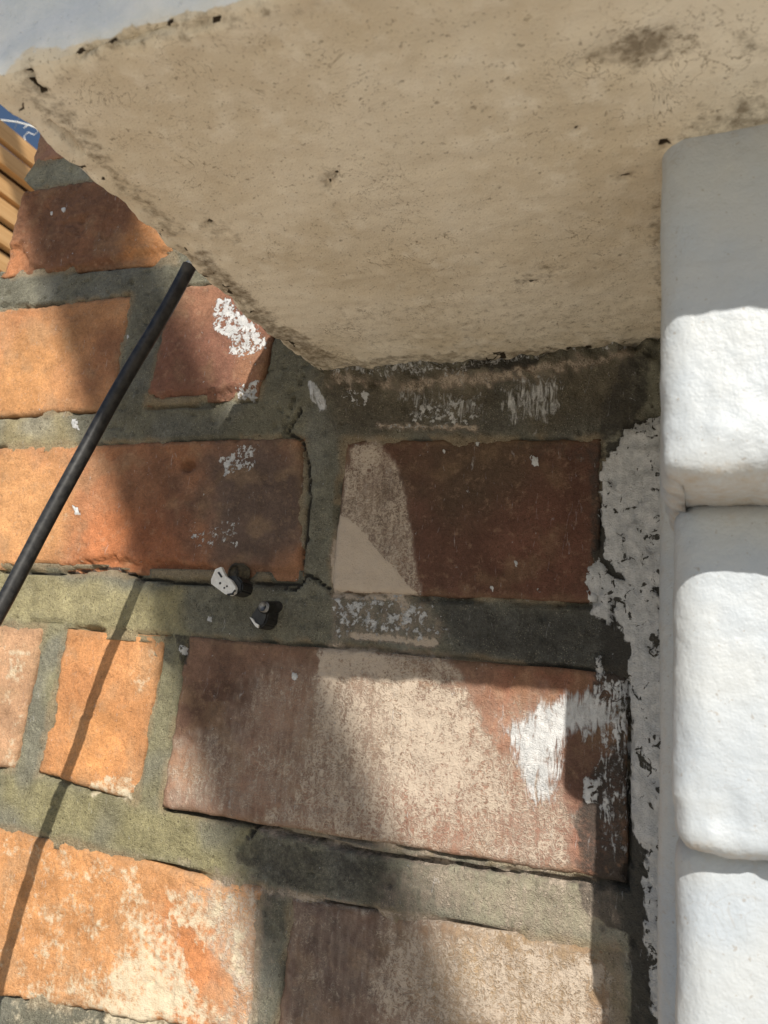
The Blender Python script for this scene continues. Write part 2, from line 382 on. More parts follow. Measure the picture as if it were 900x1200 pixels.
# white gloss paint
mark('brush', [(622, 838), (650, 820), (690, 811), (722, 832), (716, 848), (690, 858), (668, 862), (655, 880), (655, 905), (640, 930), (625, 942), (617, 925), (612, 900), (594, 862), (598, 850)], 0.80, 6.0, 0.6, 40)
mark('brush', [(615, 900), (655, 890), (650, 935), (622, 945)], 0.62, 6, 1, 41)
mark('white', [(706, 545), (725, 520), (745, 500), (775, 495), (790, 560), (790, 690), (740, 700), (712, 650), (705, 600)], 1.0, 1.0, 1.2, 42)
mark('white', [(690, 665), (705, 655), (722, 690), (715, 735), (700, 725), (686, 700)], 0.85, 0.9, 0.9, 43)
mark('white', [(720, 680), (745, 672), (775, 700), (785, 850), (785, 1000), (762, 1000), (738, 960), (738, 850), (738, 760), (720, 720)], 0.92, 1.6, 1.4, 44)
mark('spat', [(392, 702), (500, 704), (522, 742), (500, 745), (392, 742)], 0.47, 5, 3, 61)
mark('soot_shade', [(225, 700), (385, 698), (388, 748), (222, 742)], 0.34, 4, 3, 37)
mark('cream', [(395, 440), (480, 446), (560, 438), (640, 428), (735, 415), (735, 424), (640, 440), (560, 452), (480, 458), (395, 452)], 0.52, 1.5, 2.0, 62)
mark('brush', [(590, 450), (650, 446), (655, 480), (600, 490)], 0.45, 5, 4, 63)
mark('brush', [(470, 462), (560, 455), (570, 485), (485, 492)], 0.34, 6, 5, 66)
mark('cream', [(440, 496), (560, 498), (560, 504), (440, 503)], .6, 1, 1, 64)
mark('cream', [(560, 830), (640, 800), (640, 900), (590, 890)], 0.30, 6, 3, 65)
mark('white', [(696, 770), (708, 765), (712, 790), (698, 800)], 0.75, 1.2, 1, 45)
mark('white', [(690, 800), (740, 795), (738, 880), (715, 860), (700, 830)], 0.55, 2, 1.5, 46)
mark('white', [(683, 915), (706, 910), (700, 940), (684, 942)], 0.72, 1.2, 1, 47)
mark('white', [(700, 850), (737, 840), (737, 1010), (700, 1000)], 0.40, 3, 2, 48)
mark('white', [(760, 990), (790, 990), (790, 1220), (775, 1220), (764, 1160), (756, 1080)], 0.90, 1.6, 1.4, 49)
mark('spat', [(252, 352), (268, 350), (300, 380), (316, 408), (300, 418), (272, 420), (265, 395), (250, 385)], 0.55, 2.0, 1.2, 50)
mark('spat', [(270, 375), (300, 380), (312, 408), (280, 418)], 0.60, 2, 1, 50)
mark('spat', [(276, 455), (304, 446), (300, 465), (276, 470)], 0.58, 1.5, 1, 51)
mark('spat', [(255, 538), (280, 520), (302, 518), (300, 550), (262, 558)], 0.47, 2.5, 1.5, 52)
mark('spat', [(222, 618), (280, 612), (276, 640), (230, 640)], 0.36, 3, 2, 53)
mark('brush', [(360, 445), (372, 452), (385, 475), (378, 482), (365, 470)], 0.72, 1.0, 0.8, 54)
mark('brush', [(590, 460), (660, 452), (655, 490), (600, 492)], 0.47, 3, 2, 55)
mark('spat', [(480, 470), (560, 462), (560, 496), (480, 498)], 0.40, 3, 2, 56)
mark('white', [(440, 498), (520, 497), (520, 502), (440, 503)], 0.55, 1, 1, 57)
mark('white', [(380, 440), (470, 446), (560, 440), (620, 425), (740, 412), (745, 402), (370, 430)], 0.42, 2.0, 2.0, 58)
mark('spat', [(400, 460), (450, 462), (448, 474), (402, 472)], 0.45, 2, 1.5, 59)
for i, (px, py, r) in enumerate([(626, 540, 5), (88, 497, 5), (90, 598, 4), (245, 725, 3), (347, 792, 4), (549, 574, 4), (605, 660, 3), (215, 762, 5), (76, 247, 3), (61, 250, 2), (600, 612, 2), (520, 530, 2), (560, 520, 2), (150, 395, 3), (640, 600, 2), (575, 690, 3), (630, 690, 3)]):
    mark('white', [(px - r, py - 1.3 * r), (px + r * .6, py - r), (px + r, py + r * 1.2), (px - r * .5, py + r)], 1.0, 0.45, 0.4, 60 + i)
# pale bloom where the orange face has flaked
mark('bloom', [(130, 1010), (200, 1012), (290, 1045), (300, 1220), (60, 1220), (20, 1150), (100, 1130), (140, 1080)], 0.50, 16, 7, 80)
mark('bloom', [(140, 1105), (210, 1090), (235, 1150), (230, 1220), (100, 1220)], 0.72, 15, 7, 81)
mark('bloom', [(0, 1120), (50, 1130), (110, 1200), (0, 1190)], 0.45, 12, 6, 82)
mark('bloom', [(0, 975), (120, 1000), (290, 1045), (300, 1220), (0, 1220)], 0.36, 8, 4, 87)
mark('cream', [(215, 1025), (305, 1045), (295, 1210), (255, 1210), (240, 1100)], 0.50, 10, 5, 88)
mark('bloom', [(0, 745), (45, 745), (20, 900), (0, 900)], 0.40, 8, 4, 83)
mark('bloom', [(110, 910), (160, 905), (155, 940), (95, 930)], 0.5, 3, 2, 84)
mark('bloom', [(150, 745), (190, 750), (175, 830), (150, 820)], 0.30, 5, 3, 85)
mark('bloom', [(0, 530), (60, 530), (100, 660), (0, 660)], 0.22, 8, 4, 86)
LAYERS = ('cream', 'soot_shade', 'white', 'bloom', 'spat', 'brush')
UNBLOOM = WP([(165, 1015), (245, 1030), (245, 1040), (190, 1035), (205, 1080), (235, 1110), (275, 1150), (272, 1178), (250, 1178), (215, 1120), (200, 1085), (175, 1055)])
def wall_marks(P):
    x, z = P[:, 0], P[:, 2]
    q = np.stack([x, 0 * x, z], 1)
    na, nb = fbm(q, 0.006, 3, 1), fbm(q, 0.0022, 3, 2)
    out = {k: np.zeros(len(P)) for k in LAYERS}
    for layer, pts, val, fe, wa, seed in MARKS:
        pa = np.asarray(pts); pad = fe + 2 * wa + 0.001
        sel = np.nonzero((x > pa[:, 0].min() - pad) & (x < pa[:, 0].max() + pad) & (z > pa[:, 1].min() - pad) & (z < pa[:, 1].max() + pad))[0]
        if not len(sel): continue
        sd = poly_sd(pts, x[sel], z[sel]) + wa * (1.2 * na[sel] + 0.9 * nb[sel])
        v = val * sstep(fe * 0.6, -fe * 0.6, sd)
        out[layer][sel] = np.maximum(out[layer][sel], v)
    for cr in CRACKS + [FORCED[0], FORCED[1], FORCED[5]]:
        out['soot_shade'] = np.maximum(out['soot_shade'], 1.3 * sstep(0.0007, 0.0002, line_d(cr, x, z) + 0.0004 * nb))
    sd = poly_sd(UNBLOOM, x, z) + 0.0022 * nb + 0.0028 * na
    out['bloom'] *= sstep(-0.0005, 0.0008, sd); out['cream'] *= np.where(sd < 0, 0.3, 1)
    return out

# ------------------------------------------------------------------ the brick wall
wall = empty('brick_wall', (0, 0, 0))
tag(wall, 'weathered orange and brown brick wall with grey pointing and worn cream paint below the ledge', 'wall')
FORCED = [WP([(190, 948), (300, 968), (440, 1002), (560, 1018), (735, 1040)]), WP([(0, 669), (60, 672), (130, 664), (165, 678), (215, 682), (350, 684)]), WP([(390, 697), (500, 702), (690, 710)]), WP([(172, 477), (250, 474), (300, 468)]), WP([(0, 357), (60, 360), (150, 347)]), WP([(300, 968), (288, 985)]), WP([(15, 724), (100, 734), (200, 745)]), WP([(395, 756), (520, 768), (690, 792)]), WP([(355, 440), (330, 500)])]
CRACKS = [WP([(352, 478), (335, 505), (352, 515), (360, 545), (362, 585), (356, 640), (352, 665)]),
          WP([(385, 690), (360, 672), (345, 690), (330, 688)])]
PITS = [(W(220, 545), 0.0042, 0.004), (W(95, 258), 0.0025, 0.0015), (W(745, 1025), 0.004, 0.004), (W(700, 690), .003, .003), (W(560, 628), .0015, .0008)]
BRICK_POLYS = []
def brick(quad, base, blobs=(), proud=0.0, res=0.0011, seed=1, rough=1.0, chip=(), depth=0.03):
    TL, TR, BR, BL = [np.array(c, float) for c in quad]
    w = (np.linalg.norm(TR - TL) + np.linalg.norm(BR - BL)) / 2; h = (np.linalg.norm(TL - BL) + np.linalg.norm(TR - BR)) / 2
    side = np.array([depth, depth * 0.5, 0.006, 0.0025])
    # extended parameter: the outermost rings fold back into the wall
    us = np.linspace(0, w, max(6, int(w / res))); vs = np.linspace(0, h, max(6, int(h / res)))
    uu = np.concatenate([np.zeros(4), us, np.full(4, w)]); ud = np.concatenate([side, 0 * us, side[::-1]])
    vv = np.concatenate([np.zeros(4), vs, np.full(4, h)]); vd = np.concatenate([side, 0 * vs, side[::-1]])
    Ug, Vg = np.meshgrid(uu, vv, indexing='ij'); dg = np.maximum(*np.meshgrid(ud, vd, indexing='ij'))
    U_, V_ = Ug.ravel(), Vg.ravel(); dd = dg.ravel()
    s, t = (U_ / w)[:, None], (V_ / h)[:, None]
    XZ = (BL * (1 - s) + BR * s) * (1 - t) + (TL * (1 - s) + TR * s) * t
    q = np.stack([XZ[:, 0], np.full(len(XZ), seed * 0.37), XZ[:, 1]], 1)
    e = np.minimum(np.minimum(U_, w - U_), np.minimum(V_, h - V_))
    wob = sstep(0.012, 0.0, e)
    XZ = XZ + np.stack([fbm(q, 0.021, 4, seed, 0.6), fbm(q, 0.021, 4, seed + 5, 0.6)], 1) * (0.00055 * wob)[:, None] * rough
    ee = np.maximum(e + 0.0009 * fbm(q, 0.005, 3, seed + 9), 0)
    r = 0.0022
    rnd = r - np.sqrt(np.maximum(r * r - np.maximum(r - ee, 0) ** 2, 0))
    y = D - proud + 0.0003 + rnd * 0.55 + dd
    face = sstep(0.0, 0.001, 0.001 - dd)
    disp = 0.0007 * fbm(q, 0.03, 2, seed + 2) + 0.00045 * fbm(q, 0.006, 3, seed + 3) + 0.00022 * fbm(q, 0.0022, 2, seed + 4)
    pit = sstep(0.45, 0.75, fbm(q, 0.0045, 2, seed + 6)); disp += 0.0006 * pit
    y += disp * rough * face
    x, z = XZ[:, 0], XZ[:, 1]
    for (c, rad, dep) in PITS:
        y += dep * sstep(rad, rad * 0.35, np.hypot(x - c[0], (z - c[1]) * 1.3) + 0.0008 * fbm(q, 0.003, 2, 3)) * face
    for cr in CRACKS:
        y += 0.004 * sstep(0.0011, 0.0003, line_d(cr, x, z) + 0.0003 * fbm(q, 0.003, 2, 8)) * face
    for (pts, dep) in chip:
        y += dep * sstep(0.0008, -0.0008, poly_sd(WP(pts), x, z) + 0.002 * fbm(q, 0.006, 3, 4)) * face
    P = np.stack([x, y, z], 1)
    mk = wall_marks(P)
    P[:, 1] -= (0.0007 * sstep(0.5, 0.7, mk['white']) + 0.0002 * sstep(0.6, 0.9, mk['cream']) + 0.0007 * sstep(0.4, 0.7, mk['bloom'])) * face
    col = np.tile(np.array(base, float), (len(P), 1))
    nz = fbm(q, 0.02, 3, seed + 7)
    for (px, py, rmm, c, k) in blobs:
        c0 = W(px, py) if px is not None else py
        dist = np.hypot(x - c0[0], z - c0[1]) / (rmm / 1000) + 0.25 * nz
        f = (k * sstep(1.1, 0.35, dist))[:, None]
        col = col * (1 - f) + np.array(c) * f
    n2 = fbm(q, 0.009, 4, seed + 8)
    col *= (1 + 0.20 * n2 + 0.16 * nz)[:, None]
    tint = (0.35 * sstep(0.15, 0.6, fbm(q, 0.014, 4, seed + 12)))[:, None]; col = col * (1 - tint) + np.array([0.40, 0.25, 0.14]) * tint * (0.4 + 0.6 * np.mean(base) / 0.27)
    col = col + (0.3 * sstep(0.003, 0.0, e + 0.002 * n2))[:, None] * (np.array([0.24, 0.15, 0.085]) - col)
    col = col * np.array([1.1, 1.1, 1.0])
    lum = (col * np.array([0.3, 0.55, 0.15])).sum(1)[:, None]
    col = col * 0.86 + lum * 0.14 * np.array([1.0, 0.98, 1.02])
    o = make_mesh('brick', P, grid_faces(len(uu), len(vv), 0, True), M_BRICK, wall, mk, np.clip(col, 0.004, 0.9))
    BRICK_POLYS.append([TL, TR, BR, BL])
    return o
mm = lambda x, z: (x / 1000, z / 1000)
# row 0 .. row 5, each brick by its four corners
brick([mm(-329, 306), mm(-236, 306), mm(-234, 253), mm(-328, 254)], (0.30, 0.15, 0.10), seed=2)
brick([mm(-330, 238), W(150, 205), W(207, 306), W(0, 324)], (0.20, 0.085, 0.042),
      [(180, 285, 22, (0.52, 0.22, 0.07), 0.9), (8, 310, 18, (0.45, 0.17, 0.06), 0.9), (90, 240, 25, (0.15, 0.075, 0.045), 0.6)], seed=3, rough=1.5,  # orange blobs paint sunlit spots on the shaded brick
      chip=[([(0, 290), (25, 285), (35, 312), (60, 318), (205, 290), (215, 312), (0, 335)], 0.0022), ([(70, 262), (105, 250), (95, 275)], 0.0012)], proud=0.001)
brick([mm(-372, 170), W(154, 346), W(128, 480), mm(-366, 112)], (0.42, 0.19, 0.075),
      [(30, 440, 32, (0.52, 0.24, 0.075), 0.8), (30, 360, 14, (0.42, 0.17, 0.06), 0.7), (125, 420, 22, (0.27, 0.11, 0.05), 0.8)], seed=4)  # bright left, dark right: edge of the cast shade painted in
brick([W(205, 336), mm(-163, 163), W(302, 464), W(171, 475)], (0.215, 0.092, 0.06),
      [(230, 360, 18, (0.30, 0.135, 0.075), 0.8), (300, 430, 12, (0.36, 0.17, 0.09), 0.7), (215, 430, 22, (0.19, 0.08, 0.05), 0.7)], seed=5, proud=0.0012,
      chip=[([(170, 465), (300, 455), (300, 478), (170, 482)], 0.0025)])
brick([W(-60, 526), W(355, 512), W(352, 680), W(-60, 664)], (0.36, 0.145, 0.06),
      [(20, 600, 45, (0.56, 0.27, 0.095), 0.9), (130, 640, 28, (0.46, 0.15, 0.045), 0.9), (170, 560, 24, (0.16, 0.075, 0.045), 0.6), (200, 640, 26, (0.26, 0.09, 0.04), 0.8), (300, 580, 42, (0.135, 0.085, 0.068), 1.0), (290, 600, 30, (0.12, 0.078, 0.064), 0.9), (335, 668, 9, (0.27, 0.13, 0.07), 0.6)], seed=6,  # dark right end mixes brick hue with painted shade
      chip=[([(0, 660), (60, 662), (130, 652), (210, 660), (350, 668), (352, 690), (0, 690)], 0.0026)])
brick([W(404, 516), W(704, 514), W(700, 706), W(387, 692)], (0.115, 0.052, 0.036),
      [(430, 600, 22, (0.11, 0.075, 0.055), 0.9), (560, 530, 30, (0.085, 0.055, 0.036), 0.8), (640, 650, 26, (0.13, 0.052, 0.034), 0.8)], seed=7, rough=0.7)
brick([W(-70, 728), W(50, 735), W(15, 902), W(-90, 885)], (0.45, 0.25, 0.14), seed=8)
brick([W(78, 737), W(192, 745), W(158, 938), W(44, 906)], (0.50, 0.215, 0.07),
      [(110, 880, 20, (0.58, 0.25, 0.07), 0.7), (170, 780, 14, (0.5, 0.24, 0.09), 0.7), (90, 800, 12, (0.42, 0.17, 0.055), 0.6)], seed=9, rough=1.3)
brick([W(222, 746), W(735, 790), W(734, 1034), W(189, 946)], (0.21, 0.115, 0.08),
      [(262, 830, 24, (0.10, 0.05, 0.035), 0.8), (215, 900, 12, (0.36, 0.18, 0.10), 0.8), (590, 850, 20, (0.29, 0.135, 0.085), 0.9), (640, 800, 24, (0.24, 0.09, 0.05), 0.8), (520, 950, 30, (0.30, 0.13, 0.085), 0.8), (640, 980, 25, (0.30, 0.14, 0.10), 0.8), (700, 900, 18, (0.12, 0.06, 0.045), 0.8), (420, 850, 30, (0.23, 0.15, 0.11), 0.8)], seed=10, proud=0.001, rough=0.8)
brick([W(-90, 950), W(306, 1042), W(288, 1215), mm(-290, -131)], (0.52, 0.24, 0.085),
      [(60, 1020, 40, (0.52, 0.23, 0.07), 0.8), (220, 1150, 30, (0.52, 0.18, 0.05), 0.8), (285, 1120, 14, (0.40, 0.25, 0.16), 0.8)], seed=11, rough=1.5)
brick([W(342, 1054), W(722, 1114), mm(-20, -131), mm(-131, -131)], (0.19, 0.115, 0.085),
      [(385, 1120, 26, (0.085, 0.05, 0.045), 0.9), (600, 1170, 40, (0.36, 0.24, 0.12), 0.8)], seed=12)
# the wall carries on out of view: plain courses above, below and to the right
for r in list(range(-14, 0)) + [6, 7, 8]:
    z0 = (-71 - 78 * (-r) - 58 + 0) / 1000 if r < 0 else (254 + 72 * (r - 5)) / 1000
    x = -330 + (55 if r % 2 else 0)
    if r % 2: x = -330
    first = True
    while x < 290:
        wd = (52 if (r % 2 and first) else 105); first = False
        t_ = 0.8 + 0.4 * random.random()
        brick([mm(x, z0 * 1000 + 57), mm(x + wd, z0 * 1000 + 57), mm(x + wd, z0 * 1000), mm(x, z0 * 1000)], (0.36 * t_, 0.15 * t_, 0.07 * t_), seed=30 + r + x * 0.01, res=0.012)
        x += wd + 17

def build_mortar():
    xs = np.concatenate([axis(-0.372, 0.012, 0.0011)]); zs = axis(-0.150, 0.330, 0.0011)
    X, Z = np.meshgrid(xs, zs, indexing='ij'); x, z = X.ravel(), Z.ravel()
    # left end of the wall is ragged: squeeze the sheet to end at x = -0.331
    lim = np.interp(z, [-0.15, 0.17, 0.187, 0.2, 0.238, 0.246, 0.254, 0.262, 0.3], [-0.372, -0.372, -0.345, -0.331, -0.327, -0.337, -0.331, -0.326, -0.326])
    xmax = 0.012
    x = xmax - (xmax - x) * (xmax - lim) / (xmax + 0.372)
    q = np.stack([x, 0 * x, z], 1)
    de = np.full(len(x), 1.0)
    for pl in BRICK_POLYS[:11]:
        de = np.minimum(de, poly_sd(pl, x, z))
    nA, nB, nC = fbm(q, 0.022, 3, 21), fbm(q, 0.007, 3, 22), fbm(q, 0.0024, 3, 23)
    y = D + 0.0004 + 0.0008 * nA + 0.0004 * nB + 0.0003 * nC
    # the pointing pulls away from the bricks here and there
    gap = sstep(-0.15, 0.45, fbm(q, 0.03, 3, 24))
    y += (0.0004 + 0.0040 * gap) * sstep(0.0014, 0.0004, de + 0.0005 * nB)
    for i, cr in enumerate(FORCED): y += (0.006, 0.005, 0.003, 0.004, 0.004, .003, .002, .002, .002)[i] * sstep((0.0011, .0011, .0006, .0009, .0009, .0005, .0005, .0006, .0005)[i], 0.0002, line_d(cr, x, z) + 0.0005 * nB)
    y = np.where(de < -0.0035, D + 0.009, y)
    # struck bed joints lean back slightly to their upper edge
    for cr in CRACKS: y += 0.003 * sstep(0.0009, 0.0002, line_d(cr, x, z) + 0.0003 * nB)
    # fillet thickening towards the painted pier and under the ledge
    f = sstep(-0.034, -0.006, x); y -= 0.0075 * f * (0.75 + 0.5 * nA) + (0.0010 + 0.0014 * sstep(0.02, 0.05, z)) * sstep(-0.032, -0.02, x) * (nB + 0.5 * fbm(q, 0.004, 3, 29))
    g = sstep(0.104, 0.1165, z) * sstep(0.128, 0.12, z) * sstep(-0.15, -0.135, x)
    y -= 0.004 * g * (0.8 + 1.0 * nB)
    y += 0.0013 * sstep(0.45, 0.75, fbm(q, 0.0042, 2, 28)) * (de > 0.001)
    # narrow seam between the two coats beside the pier
    seam = WP([(735, 800), (738, 860), (737, 930), (738, 1010)]); y += 0.004 * sstep(0.0012, 0.0003, line_d(seam, x, z) + 0.0005 * nB)
    # pad around joint ledges at the left arris
    y += 0.02 * sstep(lim + 0.004, lim, x) * (z > 0.17)
    P = np.stack([x, y, z], 1); mk = wall_marks(P)
    P[:, 1] -= 0.0013 * sstep(0.45, 0.75, mk['white'] + 0.15 * nC) * (x > -0.045) + 0.0004 * sstep(0.5, 0.7, mk['white'])
    base = np.tile(np.array([0.178, 0.172, 0.132]), (len(x), 1))
    def tone(pts, c, fe, k):
        nonlocal base
        w = (k * sstep(fe, -fe, poly_sd(WP(pts), x, z) + 0.004 * nA))[:, None]; base = base * (1 - w) + np.array(c) * w
    tone([(0, 670), (210, 690), (210, 750), (0, 730)], (0.34, 0.30, 0.165), .004, .85)  # sunlit mortar at the left painted lighter and yellower, next two lines too
    tone([(0, 480), (70, 485), (90, 525), (0, 530)], (0.36, 0.30, 0.165), .006, .85)
    tone([(0, 900), (300, 965), (290, 1040), (0, 970)], (0.29, 0.26, 0.135), .006, .8)
    tone([(200, 300), (420, 300), (420, 520), (130, 520)], (0.165, 0.155, 0.11), .01, .8)
    tone([(480, 1010), (740, 1035), (740, 1220), (700, 1220), (720, 1115), (560, 1085)], (0.31, 0.29, 0.21), .006, .9)
    tone([(40, 720), (85, 728), (50, 905), (10, 900)], (0.26, 0.24, 0.145), .004, .8); tone([(185, 740), (225, 745), (195, 945), (150, 940)], (0.26, 0.24, 0.145), .004, .8)
    tone([(500, 700), (740, 710), (740, 800), (540, 770)], (0.085, 0.087, 0.085), .006, .75)
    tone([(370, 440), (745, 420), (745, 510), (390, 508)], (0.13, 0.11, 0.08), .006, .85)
    tone([(20, 190), (110, 185), (110, 215), (20, 220)], (0.30, 0.29, 0.22), .004, .8)
    base *= (1 + 0.22 * nA + 0.22 * nB + 0.15 * nC)[:, None]
    gm = (0.5 * sstep(0.0, 0.6, fbm(q, 0.035, 3, 27)))[:, None]; base = base * (1 - gm) + base.mean(1)[:, None] * np.array([0.98, 1.0, 0.92]) * gm
    lip = (0.5 * sstep(0.003, 0.0, de + 0.0016 * nB))[:, None] * (gap < 0.4)[:, None]
    base = base * (1 - lip) + np.array([0.34, 0.25, 0.15]) * lip
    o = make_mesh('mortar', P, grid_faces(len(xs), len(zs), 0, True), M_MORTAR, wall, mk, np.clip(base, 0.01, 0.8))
    return o
build_mortar()

def box_arrays(x0, x1, y0, y1, z0, z1):
    V = np.array([(x, y, z) for x in (x0, x1) for y in (y0, y1) for z in (z0, z1)], float)
    F = np.array([(0, 1, 3, 2), (4, 6, 7, 5), (0, 4, 5, 1), (2, 3, 7, 6), (0, 2, 6, 4), (1, 5, 7, 3)])
    return V, F
V, F = box_arrays(-0.322, 0.32, D + 0.012, D + 0.112, -1.12, 0.56)
make_mesh('mortar_core', V, F, M_MORTAR, wall, {k: np.zeros(8) for k in LAYERS}, np.tile([[0.22, 0.19, 0.12]], (8, 1)), False)
V, F = box_arrays(-0.40, -0.323, D + 0.012, D + 0.112, -1.12, 0.16)
make_mesh('mortar_core', V, F, M_MORTAR, wall, {k: np.zeros(8) for k in LAYERS}, np.tile([[0.22, 0.19, 0.12]], (8, 1)), False)

# ------------------------------------------------------------------ rounded, lumpy masonry blocks
def lumpy_block(x0, x1, y0, y1, z0, z1, r, res, faces, disp):
    """faces: subset of '-x','+x','-y','+y','-z','+z'; corners rounded by r; disp(P, N) -> offset along N"""
    allV, allF, off = [], [], 0
    lo = np.array([x0, y0, z0]); hi = np.array([x1, y1, z1])
    for fc in faces:
        ax = 'xyz'.index(fc[1]); o1, o2 = [i for i in range(3) if i != ax]
        rs = res[fc] if isinstance(res, dict) else res
        A = axis(lo[o1], hi[o1], rs); B = axis(lo[o2], hi[o2], rs)
        a, b = np.meshgrid(A, B, indexing='ij'); P = np.zeros((a.size, 3))
        P[:, o1] = a.ravel(); P[:, o2] = b.ravel(); P[:, ax] = lo[ax] if fc[0] == '-' else hi[ax]
        inner = np.clip(P, lo + r, hi - r); d = P - inner
        L = np.linalg.norm(d, axis=1)[:, None]; N = d / np.maximum(L, 1e-9)
        rr = np.max(np.broadcast_to(r, (3,)))
        P2 = inner + N * np.broadcast_to(r, (3,))
        P2 = P2 + N * disp(P2, N)[:, None]
        flip = (fc[0] == '-') ^ (ax == 1)
        allV.append(P2); allF.append(grid_faces(len(A), len(B), off, flip)); off += len(P2)
    return np.concatenate(allV), np.concatenate(allF)

# ------------------------------------------------------------------ the ledge
LEDGE_CRACKS = [UP([(92, 69), (117, 56), (145, 50), (165, 46), (180, 40), (210, 36), (260, 24)]), UP([(60, 147), (75, 157), (94, 178)]), UP([(30, 84), (38, 100), (50, 108)])]
LEDGE_HOLES = [(U(627, 330), .0022), (U(640, 315), .0014), (U(778, 165), .0020), (U(620, 332), .0016), (U(570, 130), .0009), (U(675, 152), .0008), (U(385, 215), .0016), (U(395, 205), .0012), (U(548, 380), .0008), (U(246, 263), .002), (U(262, 275), .0016), (U(732, 205), .0015)]
def ledge_disp(P, N):
    d = 0.0008 * fbm(P, 0.05, 2, 41) + 0.0003 * fbm(P, 0.012, 3, 42) + 0.00025 * fbm(P, 0.004, 2, 43)
    edge = sstep(0.012, 0.0, P[:, 0] + 0.143) + sstep(0.010, 0.0, P[:, 1] - 0.0923)
    d += 0.0012 * np.minimum(edge, 1) * fbm(P, 0.009, 3, 44)
    under = N[:, 2] < -0.5
    x, y = P[:, 0], P[:, 1]
    w = 0.0005 * fbm(P, 0.004, 2, 45)
    for i, cr in enumerate(LEDGE_CRACKS): d -= np.where(under, (0.0015, 0.004, 0.002)[i] * sstep((0.0006, 0.0012, 0.0007)[i], 0.0001, line_d(cr, x, y) + w), 0)
    for c, rad in LEDGE_HOLES: d -= np.where(under, 0.0016 * sstep(rad * 0.6, rad * 0.2, np.hypot((x - c[0]) * 0.6, y - c[1]) + w), 0)
    # old scabby patch, slightly hollow
    d -= np.where(under, 0.0010 * sstep(0.002, -0.002, poly_sd(UP([(685, 75), (720, 45), (770, 28), (840, 34), (800, 70), (750, 84)]), x, y) + 0.003 * fbm(P, 0.008, 3, 46)), 0)
    # a sag towards the wall end of the underside and dragged trowel ridges
    d += np.where(under, 0.00022 * fbm(np.stack([x * 0.25, y * 2.0, 0 * x], 1), 0.02, 3, 47), 0)
    return d
fs = ['-z', '-y', '-x', '+z', '+x']
V, F = lumpy_block(-0.1447, 0.34, 0.0922, 0.262, SILL_Z, 0.186, 0.0042, {'-z': 0.0011, '-y': 0.0022, '-x': 0.0022, '+z': 0.008, '+x': 0.006}, fs, ledge_disp)
x, y, z = V.T
nL, nM = fbm(V, 0.012, 3, 51), fbm(V, 0.004, 3, 52)
dirt = np.zeros(len(V)); crack = np.zeros(len(V)); white = np.zeros(len(V))
under = z < SILL_Z + 0.0035
for i, cr in enumerate(LEDGE_CRACKS):
    ld = line_d(cr, x, y) + 0.0004 * nM
    crack = np.maximum(crack, np.where(under, sstep((0.0006, 0.0011, 0.0007)[i], 0.0002, ld), 0)); dirt = np.maximum(dirt, np.where(under, 0.45 * sstep(0.006, 0.0, ld), 0))
for c, rad in LEDGE_HOLES:
    hd = np.hypot((x - c[0]) * 0.6, y - c[1]) + 0.0004 * nM
    crack = np.maximum(crack, np.where(under, 0.8 * sstep(rad * 0.6, rad * 0.25, hd), 0)); dirt = np.maximum(dirt, np.where(under, 0.5 * sstep(rad * 2.2, rad * .4, hd), 0))
def dz(pts, v, fe, wa=0.003):
    global dirt
    dirt = np.maximum(dirt, np.where(under, v * sstep(fe, -fe, poly_sd(UP(pts), x, y) + wa * nL), 0))
dz([(682, 76), (720, 45), (770, 28), (850, 30), (900, 20), (900, 60), (800, 74), (750, 84)], 0.52, 0.004)
dz([(690, 72), (735, 48), (790, 35), (800, 60), (740, 78)], 0.72, 0.004)
dz([(780, 150), (830, 120), (910, 90), (910, 150), (830, 165), (775, 245)], 0.62, 0.006)  # stain and painted contact shadow around the pier top
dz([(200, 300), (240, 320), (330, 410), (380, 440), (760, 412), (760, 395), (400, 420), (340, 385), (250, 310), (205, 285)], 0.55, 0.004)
dz([(400, 420), (420, 380), (560, 375), (680, 395), (640, 420)], 0.34, 0.008)
dz([(0, 100), (60, 150), (200, 285), (225, 280), (95, 140), (30, 80)], 0.50, 0.004)
dz([(205, 300), (330, 410), (370, 440), (400, 420), (330, 375), (240, 290)], 0.62, 0.004)
dz([(0, 90), (280, 0), (400, 0), (250, 40), (100, 80), (30, 105)], 0.44, 0.004)
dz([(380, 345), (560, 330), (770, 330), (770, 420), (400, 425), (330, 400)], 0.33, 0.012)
dz([(365, 200), (400, 185), (405, 215), (375, 228)], 0.42, 0.004); dz([(595, 318), (660, 308), (665, 330), (600, 342)], 0.46, 0.004); dz([(225, 245), (285, 262), (290, 295), (240, 285)], 0.42, 0.005)
dz([(80, 60), (200, 30), (260, 25), (150, 60), (95, 90), (60, 110)], 0.5, 0.004); dz([(500, 130), (640, 120), (680, 160), (560, 190)], 0.27, 0.010)
dz([(760, 240), (782, 200), (790, 400), (765, 410)], 0.52, 0.004)
dz([(200, 225), (270, 250), (290, 300), (240, 280)], 0.34, 0.008)
dz([(620, 240), (720, 190), (760, 300), (700, 380), (600, 330)], 0.24, 0.014)
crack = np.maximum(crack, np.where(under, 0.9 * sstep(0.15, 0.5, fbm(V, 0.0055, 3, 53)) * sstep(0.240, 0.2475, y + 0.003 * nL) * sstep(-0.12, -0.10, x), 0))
crack = np.maximum(crack, np.where(under, 0.8 * sstep(0.35, 0.65, fbm(V, 0.004, 3, 54)) * sstep(0.010, 0.003, x + 0.1432 + 0.002 * nL), 0))
white = 1.15 * sstep(0.0938, 0.0915, y + 0.0009 * nL)
white = np.maximum(white, 1.15 * ((z > SILL_Z + 0.0045) & (y < 0.105)))
